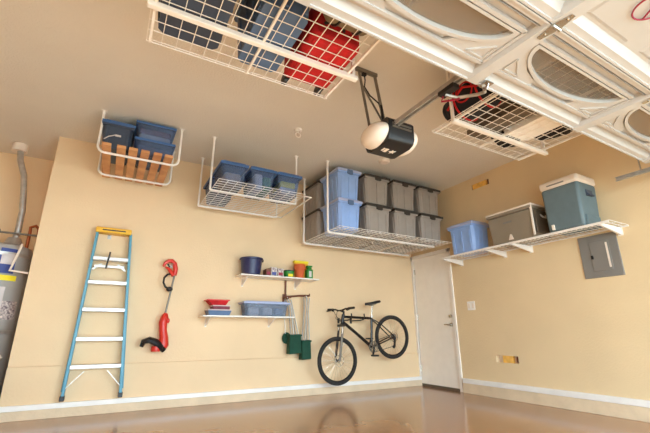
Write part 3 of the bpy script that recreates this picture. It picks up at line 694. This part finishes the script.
# ------------------------------------------------------------------ stepladder hung on back wall
t = thing('step_ladder', 'blue fibreglass stepladder with yellow top hung on back wall', 'stepladder', (-4.82,-.08,.19))
def lr(z, s):   # side rails
    k = (z-.19)/(2.03-.19)
    return (-5.085+.055*k, -.09, z) if s < 0 else (-4.535-.135*k, -.09, z)
for s in (-1, 1):
    a, c = lr(.19, s), lr(2.03, s)
    P('side_rail', MB().bar(a, c, .03, .075, (0,1,0)), 'fib', t, bev=.004)
    a2 = (a[0]+s*.012, -.035, .25); c2 = (c[0]+s*.004, -.035, 1.98)
    P('rear_rail', MB().bar(a2, c2, .026, .04, (0,1,0)), 'fib', t, bev=.003)
    P('foot', MB().box((a[0]-.022,-.135,.165),(a[0]+.022,-.045,.215)), 'black', t, bev=.004)
P('top_cap', MB().box((-5.05,-.155,2.015),(-4.665,-.02,2.08)), 'yellow', t, bev=.01)
P('cap_decal', MB().box((-4.98,-.157,2.04),(-4.73,-.154,2.055)), 'black', t)
for z in (.50,.79,1.11,1.42,1.70):
    a, c = lr(z, -1), lr(z, 1)
    P('step', MB().box((a[0]+.012,-.15,z-.02),(c[0]-.012,-.05,z+.022)), 'alu', t, bev=.004)
a, c = lr(.33, -1), lr(.33, 1)
for s in (-1, 1):
    a, c = lr(.27, s), lr(.46, s)
    P('brace', MB().bar((a[0]-s*.012,-.115,.29),(a[0]-s*.16,-.115,.455),.006,.024,(0,1,0)), 'alu', t)
P('pail_shelf', MB().box((-5.0,-.125,1.60),(-4.69,-.06,1.625)).bar((-5.02,-.10,1.57),(-4.93,-.10,1.64),.02,.03,(0,1,0)).bar((-4.67,-.10,1.57),(-4.76,-.10,1.64),.02,.03,(0,1,0)), 'alu', t)
P('spreader_catch', MB().tube([(-4.86,-.165,1.78),(-4.88,-.165,1.58)], .01, 8), 'black', t)
tag(P('wall_hook', MB().tube([(-4.9,.0,2.0),(-4.9,-.045,2.0),(-4.9,-.05,2.012)], .006, 6).box((-4.92,-.006,1.97),(-4.88,0,2.03)), 'steel'), 'small metal hook behind the yellow ladder top', 'wall hook')

# ------------------------------------------------------------------ string trimmer
t = thing('string_trimmer', 'red and black string trimmer hung on the back wall', 'string trimmer', (-4.12,-.1,.66))
P('handle_grip', MB().tube([(-4.245,-.10,1.665),(-4.235,-.10,1.705),(-4.195,-.10,1.742),(-4.155,-.10,1.745),(-4.115,-.10,1.71),(-4.098,-.10,1.64),(-4.105,-.10,1.56)], [.014,.02,.022,.026,.028,.03,.026], 12), 'red', t)
P('trigger_housing', MB().tube([(-4.225,-.10,1.66),(-4.185,-.10,1.645),(-4.15,-.10,1.60),(-4.11,-.10,1.56)], [.012,.016,.026,.03], 10), 'red', t)
P('trigger', MB().tube([(-4.20,-.10,1.70),(-4.17,-.10,1.66)], .011, 8), 'black', t)
P('guide_handle', MB().tube([(-4.15,-.10,1.575),(-4.19,-.12,1.565),(-4.225,-.13,1.52),(-4.228,-.13,1.46),(-4.20,-.12,1.41),(-4.155,-.11,1.385),(-4.12,-.10,1.395)], .0125, 8).sphere((-4.145,-.10,1.385),.04,.03,.03,12,8), 'black', t)
P('shaft', MB().tube([(-4.105,-.10,1.56),(-4.125,-.10,1.38),(-4.165,-.10,1.05)], .0115, 10), 'dsteel', t)
P('motor_housing', MB().tube([(-4.15,-.10,1.09),(-4.16,-.10,1.05),(-4.175,-.10,.98),(-4.165,-.10,.88),(-4.145,-.10,.80),(-4.145,-.10,.72),(-4.17,-.10,.665)], [.022,.044,.05,.046,.05,.066,.055], 14), 'red', t)
P('side_knob', MB().sphere((-4.12,-.10,1.0), .022,.03,.03,10,8), 'red', t)
P('spool_head', MB().lathe([(.05,-.03),(.055,0),(.05,.03)], (-4.225,-.12,.672), 'z', 18), 'red', t)
b = MB(); vs = []; n = 14
for i in range(n+1):
    a = PI*(.08+.86*i/n)
    for r_, z_ in ((.155,-.02),(.155,.02),(.035,.03)):
        vs.append((-4.25+r_*math.cos(a)*1.0, -.13+r_*.4*math.cos(a)*0-.0+ (0.05 if r_ < .1 else -.02), .675+r_*math.sin(a)*.55+z_-(i-n/2)*.0))
fs = []
for i in range(n): fs += [(3*i,3*i+1,3*i+4,3*i+3),(3*i+1,3*i+2,3*i+5,3*i+4)]
g = P('debris_guard', MB().tube([(-4.385,-.13,.70),(-4.37,-.14,.755),(-4.31,-.15,.775),(-4.24,-.15,.75),(-4.18,-.14,.70),(-4.13,-.13,.65)], [.022,.034,.04,.042,.04,.03], 10), 'frame', t)
tag(P('wall_hook', MB().tube([(-4.14,0,1.70),(-4.14,-.11,1.70),(-4.14,-.12,1.715)], .006, 6).box((-4.155,-.006,1.67),(-4.125,0,1.73)), 'steel'), 'small metal hook inside the trimmer grip', 'wall hook')

# ------------------------------------------------------------------ bicycle
BY = -.30
t = thing('mountain_bike', 'black mountain bike hanging nose-down on the back wall', 'bicycle', (-1.29,BY,.14))
F = Vector((-1.80,BY,.468)); Rr = Vector((-.79,BY,.79)); BB = Vector((-1.195,BY,.645))
HT = Vector((-1.69,BY,1.115)); HB = Vector((-1.715,BY,1.0)); ST = Vector((-1.175,BY,1.085)); SD = Vector((-1.155,BY,1.27))
def wheel(c, name, disc_side):
    w = P(name, MB().torus(c, .305, .0255, 'y', 56, 12), 'tyre', t)
    P('rim', MB().torus(c, .277, .010, 'y', 56, 8), 'frame', w)
    b = MB(); 
    for i in range(28):
        a = 2*PI*i/28; s = 1 if i % 2 else -1
        b.tube([(c.x+.02*math.cos(a+.8*s), c.y+s*.03, c.z+.02*math.sin(a+.8*s)),(c.x+.272*math.cos(a), c.y, c.z+.272*math.sin(a))], .0012, 4)
    P('spokes', b, 'chrome', w)
    P('hub', MB().lathe([(.02,-.045),(.028,-.035),(.016,-.02),(.016,.02),(.028,.035),(.02,.045)], c, 'y', 16), 'black', w)
    d = MB().torus((c.x,c.y-.048,c.z), .072, .007, 'y', 30, 4)
    for i in range(5):
        a = 2*PI*i/5; d.bar((c.x,c.y-.048,c.z),(c.x+.07*math.cos(a),c.y-.048,c.z+.07*math.sin(a)),.003,.010,(math.sin(a),0,-math.cos(a)))
    P('brake_disc', d, 'chrome', w)
    return w
wheel(F, 'front_wheel', -1); wheel(Rr, 'rear_wheel', -1)
P('top_tube', MB().tube([HT+Vector((.01,0,-.035)), ST+Vector((0,0,-.02))], .019, 12), 'frame', t)
P('down_tube', MB().tube([HB+Vector((.005,0,.01)), HB.lerp(BB,.5)+Vector((.0,0,.012)), BB], .023, 12), 'frame', t)
P('seat_tube', MB().tube([BB, ST+Vector((0,0,.01))], .018, 12), 'frame', t)
P('head_tube', MB().tube([HT, HB], .024, 12), 'frame', t)
for s in (-1, 1):
    y = Vector((0,s*.05,0))
    P('chain_stay', MB().tube([BB+y*.5, BB.lerp(Rr,.4)+y, Rr+y*1.25], .010, 8), 'frame', t)
    P('seat_stay', MB().tube([ST+Vector((0,s*.015,-.03)), ST.lerp(Rr,.35)+y, Rr+y*1.25], .009, 8), 'frame', t)
CR = Vector((-1.735,BY,.955))
for s in (-1, 1):
    o = Vector((0,s*.058,0))
    P('fork_leg', MB().tube([CR+o+Vector((0,0,.0)), CR.lerp(F,.45)+o, F+o], [.016,.019,.017], 10), 'dsteel' if s < 0 else 'frame', t)
P('fork_stanchion', MB().tube([CR+Vector((0,.058,.01)), CR.lerp(F,.3)+Vector((0,.058,0))], .0165, 10).tube([CR+Vector((0,-.058,.01)), CR.lerp(F,.3)+Vector((0,-.058,0))], .0175, 10), 'chrome', t)
P('fork_crown', MB().bar(CR+Vector((0,-.075,0)), CR+Vector((0,.075,0)), .045, .035).tube([HB, CR], .02, 10), 'frame', t)
stem = P('stem', MB().tube([HT+Vector((0,0,-.01)), HT+Vector((.008,0,.035)), HT+Vector((-.05,0,.055))], .017, 10), 'black', t)
HC = HT+Vector((-.05,0,.055))
P('handlebar', MB().tube([HC+Vector((.035,-.32,.025)), HC+Vector((.01,-.12,.02)), HC+Vector((0,-.06,0)), HC+Vector((0,.06,0)), HC+Vector((-.02,.12,.02)), HC+Vector((-.05,.285,.025))], .0125, 10), 'frame', t)
for s in (-1, 1):
    a = HC+Vector((.035,-.32,.025) if s < 0 else (-.05,.285,.025)); c = HC+Vector((.02,-.19,.022) if s < 0 else (-.03,.17,.022))
    P('grip', MB().tube([a, c], .0175, 12), 'black', t)
    P('brake_lever', MB().tube([c+Vector((-.01,0,-.005)), c+Vector((-.045,s*.03,-.02)), c+Vector((-.05,s*.10,-.025))], .007, 6).sphere(c+Vector((-.01,-s*.015,-.015)), .02,.02,.018,10,8), 'frame', t)
P('brake_cable', MB().tube([HC+Vector((-.01,-.12,.02)), HC+Vector((-.10,-.07,-.02)), HC+Vector((-.10,-.03,-.12)), CR+Vector((-.01,-.06,.03))], .004, 6).tube([HC+Vector((-.01,.12,.02)), HC+Vector((-.09,.06,.0)), HC+Vector((-.04,.03,-.1)), HB+Vector((.01,.02,.03))], .004, 6), 'cord', t)
P('seat_post', MB().tube([ST+Vector((0,0,.0)), SD+Vector((0,0,.01))], .0135, 10), 'chrome', t)
P('seat_clamp', MB().tube([ST+Vector((0,0,-.01)), ST+Vector((0,0,.02))], .023, 12), 'steel', t)
P('saddle', MB().add(*(lambda rows: ([p for r in rows for p in r], [(i*6+k, i*6+(k+1)%6, (i+1)*6+(k+1)%6, (i+1)*6+k) for i in range(len(rows)-1) for k in range(6)]+[tuple(range(6))[::-1], tuple((len(rows)-1)*6+k for k in range(6))]))(
    [[(SD.x+dx, BY-wd, SD.z+zz+.015),(SD.x+dx, BY-wd*.55, SD.z+zz+.04),(SD.x+dx, BY+wd*.55, SD.z+zz+.04),(SD.x+dx, BY+wd, SD.z+zz+.015),(SD.x+dx, BY+wd*.6, SD.z+zz),(SD.x+dx, BY-wd*.6, SD.z+zz)] for dx, wd, zz in ((-.135,.012,-.012),(-.12,.02,-.01),(-.04,.026,.0),(.03,.045,.012),(.09,.072,.028),(.125,.068,.036),(.135,.04,.034))])), 'black', t, bev=.006)
P('saddle_rails', MB().tube([SD+Vector((-.08,-.02,.0)), SD+Vector((0,-.022,-.015)), SD+Vector((.08,-.03,.03))], .004, 6).tube([SD+Vector((-.08,.02,.0)), SD+Vector((0,.022,-.015)), SD+Vector((.08,.03,.03))], .004, 6), 'chrome', t)
b = MB().torus((BB.x,BY-.05,BB.z), .078, .006, 'y', 32, 4).torus((BB.x,BY-.04,BB.z), .06, .005, 'y', 32, 4)
for i in range(5):
    a = 2*PI*i/5; b.bar((BB.x,BY-.05,BB.z),(BB.x+.075*math.cos(a),BY-.05,BB.z+.075*math.sin(a)),.004,.014,(math.sin(a),0,-math.cos(a)))
P('chainring', b, 'dsteel', t)
P('crank_arm', MB().bar((BB.x,BY-.07,BB.z),(BB.x-.04,BY-.085,BB.z-.12),.012,.026,(1,0,0)), 'black', t)
P('crank_arm', MB().bar((BB.x,BY+.07,BB.z),(BB.x+.06,BY+.085,BB.z+.12),.012,.026,(1,0,0)), 'black', t)
P('pedal', MB().box((BB.x-.085,BY-.175,BB.z-.13),(BB.x+.005,BY-.09,BB.z-.108)), 'black', t, bev=.004)
P('pedal', MB().box((BB.x+.015,BY+.09,BB.z+.108),(BB.x+.105,BY+.175,BB.z+.13)), 'black', t, bev=.004)
b = MB()
for i, r_ in enumerate((.05,.043,.036,.03)): b.lathe([(r_,0),(r_,.003)], (Rr.x,BY+.03+.006*i-.08,Rr.z), 'y', 20)
P('cassette', b, 'dsteel', t)
P('chain', MB().tube([(BB.x,BY-.05,BB.z+.078),(Rr.x,BY-.05,Rr.z+.045)], .005, 4).tube([(BB.x,BY-.05,BB.z-.078),(Rr.x-.02,BY-.05,Rr.z-.14)], .005, 4), 'black', t)
P('derailleur', MB().bar((Rr.x,BY-.065,Rr.z-.02),(Rr.x-.015,BY-.065,Rr.z-.15),.016,.03,(1,0,0)).lathe([(.024,-.006),(.024,.006)], (Rr.x-.02,BY-.055,Rr.z-.15), 'y', 14).sphere((Rr.x-.01,BY-.07,Rr.z-.03),.028,.02,.028,10,8), 'black', t)
t = thing('bike_hook', 'black two-armed wall hook holding the mountain bike by its top tube', 'wall hook', (-1.5,0,1.08))
for x in (-1.60,-1.37):
    z = 1.052
    P('wall_plate', MB().box((x-.018,-.01,z-.06),(x+.018,.004,z+.02)), 'black', t, bev=.003)
    P('arm', MB().tube([(x,0,z-.02),(x,-.26,z-.02),(x,-.36,z-.008),(x,-.385,z+.03),(x-.0,-.38,z+.075)], .010, 8), 'black', t)

# ------------------------------------------------------------------ water heater in the alcove
WX, WY = -6.02, .44
t = thing('water_heater', 'tall grey water heater with metal flue in the left alcove', 'water heater', (WX,WY,0))
P('tank', MB().lathe([(.30,.02),(.33,.05),(.335,1.78),(.31,1.83),(.2,1.86),(.06,1.87)], (WX,WY,0), n=48), 'tank', t)
P('stand', MB().box((WX-.34,WY-.34,0),(WX+.34,WY+.34,.035)), 'panel', t)
for z in (.85, 1.70): P('tank_strap', MB().lathe([(.336,z),(.342,z),(.342,z+.04),(.336,z+.04)], (WX,WY,0), n=48), 'steel', t)
def wrap(a0, a1, z0, z1, r=.3385, n=8):
    b = MB(); vs = []; 
    for i in range(n+1):
        a = math.radians(a0+(a1-a0)*i/n)
        for rr, z in ((r,z0),(r,z1),(r+.002,z1),(r+.002,z0)): vs.append((WX+rr*math.cos(a), WY+rr*math.sin(a), z))
    fs = []
    for i in range(n): fs += [(4*i+k,4*i+(k+1)%4,4*i+4+(k+1)%4,4*i+4+k) for k in range(4)]
    fs += [(0,1,2,3),(4*n,4*n+3,4*n+2,4*n+1)]
    return b.add(vs, fs)
P('rating_label', wrap(-75,-48,1.50,1.78), 'bluep', t); P('label_text', wrap(-72,-50,1.60,1.72,.341), 'cloth2', t)
P('energy_label', wrap(-75,-40,1.42,1.48), 'yell2', t)
P('warning_label', wrap(-70,-25,1.0,1.20), 'paper', t); P('lower_label', wrap(-80,-55,.95,1.35), 'cloth2', t)
P('control_box', MB().box((WX+.02,WY-.40,.42),(WX+.16,WY-.32,.60)), 'black', t, bev=.01)
P('flue_pipe', MB().tube([(-5.90,.43,1.84),(-5.885,.43,2.05),(-5.89,.43,2.30),(-5.93,.44,2.60),(-5.965,.45,2.78),(-6.04,.47,2.98),(-6.08,.50,H-.005)], .034, 16), 'steel', t)
P('flue_collar', MB().lathe([(.085,-.10),(.08,0)], (-6.08,.50,H-.002), n=24), 'cream', t)
P('draft_hood', MB().lathe([(.11,1.86),(.06,1.96)], (-5.90,.43,0), n=24), 'steel', t)
P('copper_pipe', MB().tube([(-5.76,.40,1.83),(-5.76,.40,2.02),(-5.76,.38,2.10),(-5.71,.36,2.12),(-5.67,.34,2.08),(-5.66,.34,1.98)], .018, 10), 'copper', t)
P('copper_pipe', MB().tube([(-6.16,.36,1.84),(-6.16,.36,2.0),(-6.12,.36,2.05),(-6.08,.36,2.0),(-6.08,.36,1.9)], .016, 8), 'copper', t)
P('cold_pipe', MB().tube([(-6.3,.3,2.0),(-5.64,.3,1.985)], .012, 8).sphere((-6.06,.28,2.0),.045,.03,.045,12,8), 'dsteel', t)
P('relief_pipe', MB().tube([(-5.76,.14,1.84),(-5.775,.08,1.68),(-5.80,.04,1.52),(-5.63,.04,1.50)], .013, 8), 'cream', t)
item('broom', MB().tube([(-5.90,-.02,1.10),(-5.97,.0,.35)], .014, 8).box((-6.03,-.06,0),(-5.90,.06,.35)), 'black', 'black handled tool leaning in front of the water heater', 'broom')
t = thing('step_stool', 'white and black stool edge low beside the water heater', 'stool', (-5.82,-.10,0))
P('side_panel', MB().hexa([(-5.86,-.20,0),(-5.72,-.20,0),(-5.72,-.05,0),(-5.86,-.05,0),(-5.80,-.20,.56),(-5.70,-.20,.60),(-5.70,-.05,.60),(-5.80,-.05,.56)]), 'black', t, bev=.01)
P('top_edge', MB().bar((-5.86,-.12,.50),(-5.685,-.12,.63),.17,.045,(0,0,1)), 'trim', t, bev=.008)

# ------------------------------------------------------------------ light: open daylight through the garage opening
wd = bpy.data.worlds.new('World'); S.world = wd; wd.use_nodes = True
n = wd.node_tree; bg = n.nodes['Background']; bg.inputs['Color'].default_value = (.70,.88,1.0,1); bg.inputs['Strength'].default_value = 8.5
sun = bpy.data.lights.new('sun', 'SUN'); sun.energy = 26; sun.angle = math.radians(1); sun.color = (.60,.87,1)
so = bpy.data.objects.new('sun', sun); C.objects.link(so); so.rotation_euler = (math.radians(57), 0, math.radians(25))
po = bpy.data.lights.new('opening_portal', 'AREA'); po.shape = 'RECTANGLE'; po.size = 5.7; po.size_y = 2.3; po.cycles.is_portal = True
pp = bpy.data.objects.new('opening_portal', po); C.objects.link(pp); pp.location = (-3.12,YF-.1,1.17); pp.rotation_euler = (math.radians(90),0,0)

# ------------------------------------------------------------------ camera
cam = bpy.data.cameras.new('camera'); co = bpy.data.objects.new('camera', cam); C.objects.link(co); S.camera = co
co.location = (-4.7898,-5.3165,.8375); co.rotation_euler = (1.86977,.00348,-.50647)
cam.sensor_fit = 'HORIZONTAL'; cam.sensor_width = 36; cam.lens = 36*380.6/650; cam.clip_start = .02
S.view_settings.view_transform = 'Standard'; S.view_settings.look = 'None'; S.view_settings.gamma = 1
S.view_settings.use_curve_mapping = False; S.view_settings.exposure = .43
S.cycles.max_bounces = 16; S.cycles.diffuse_bounces = 10
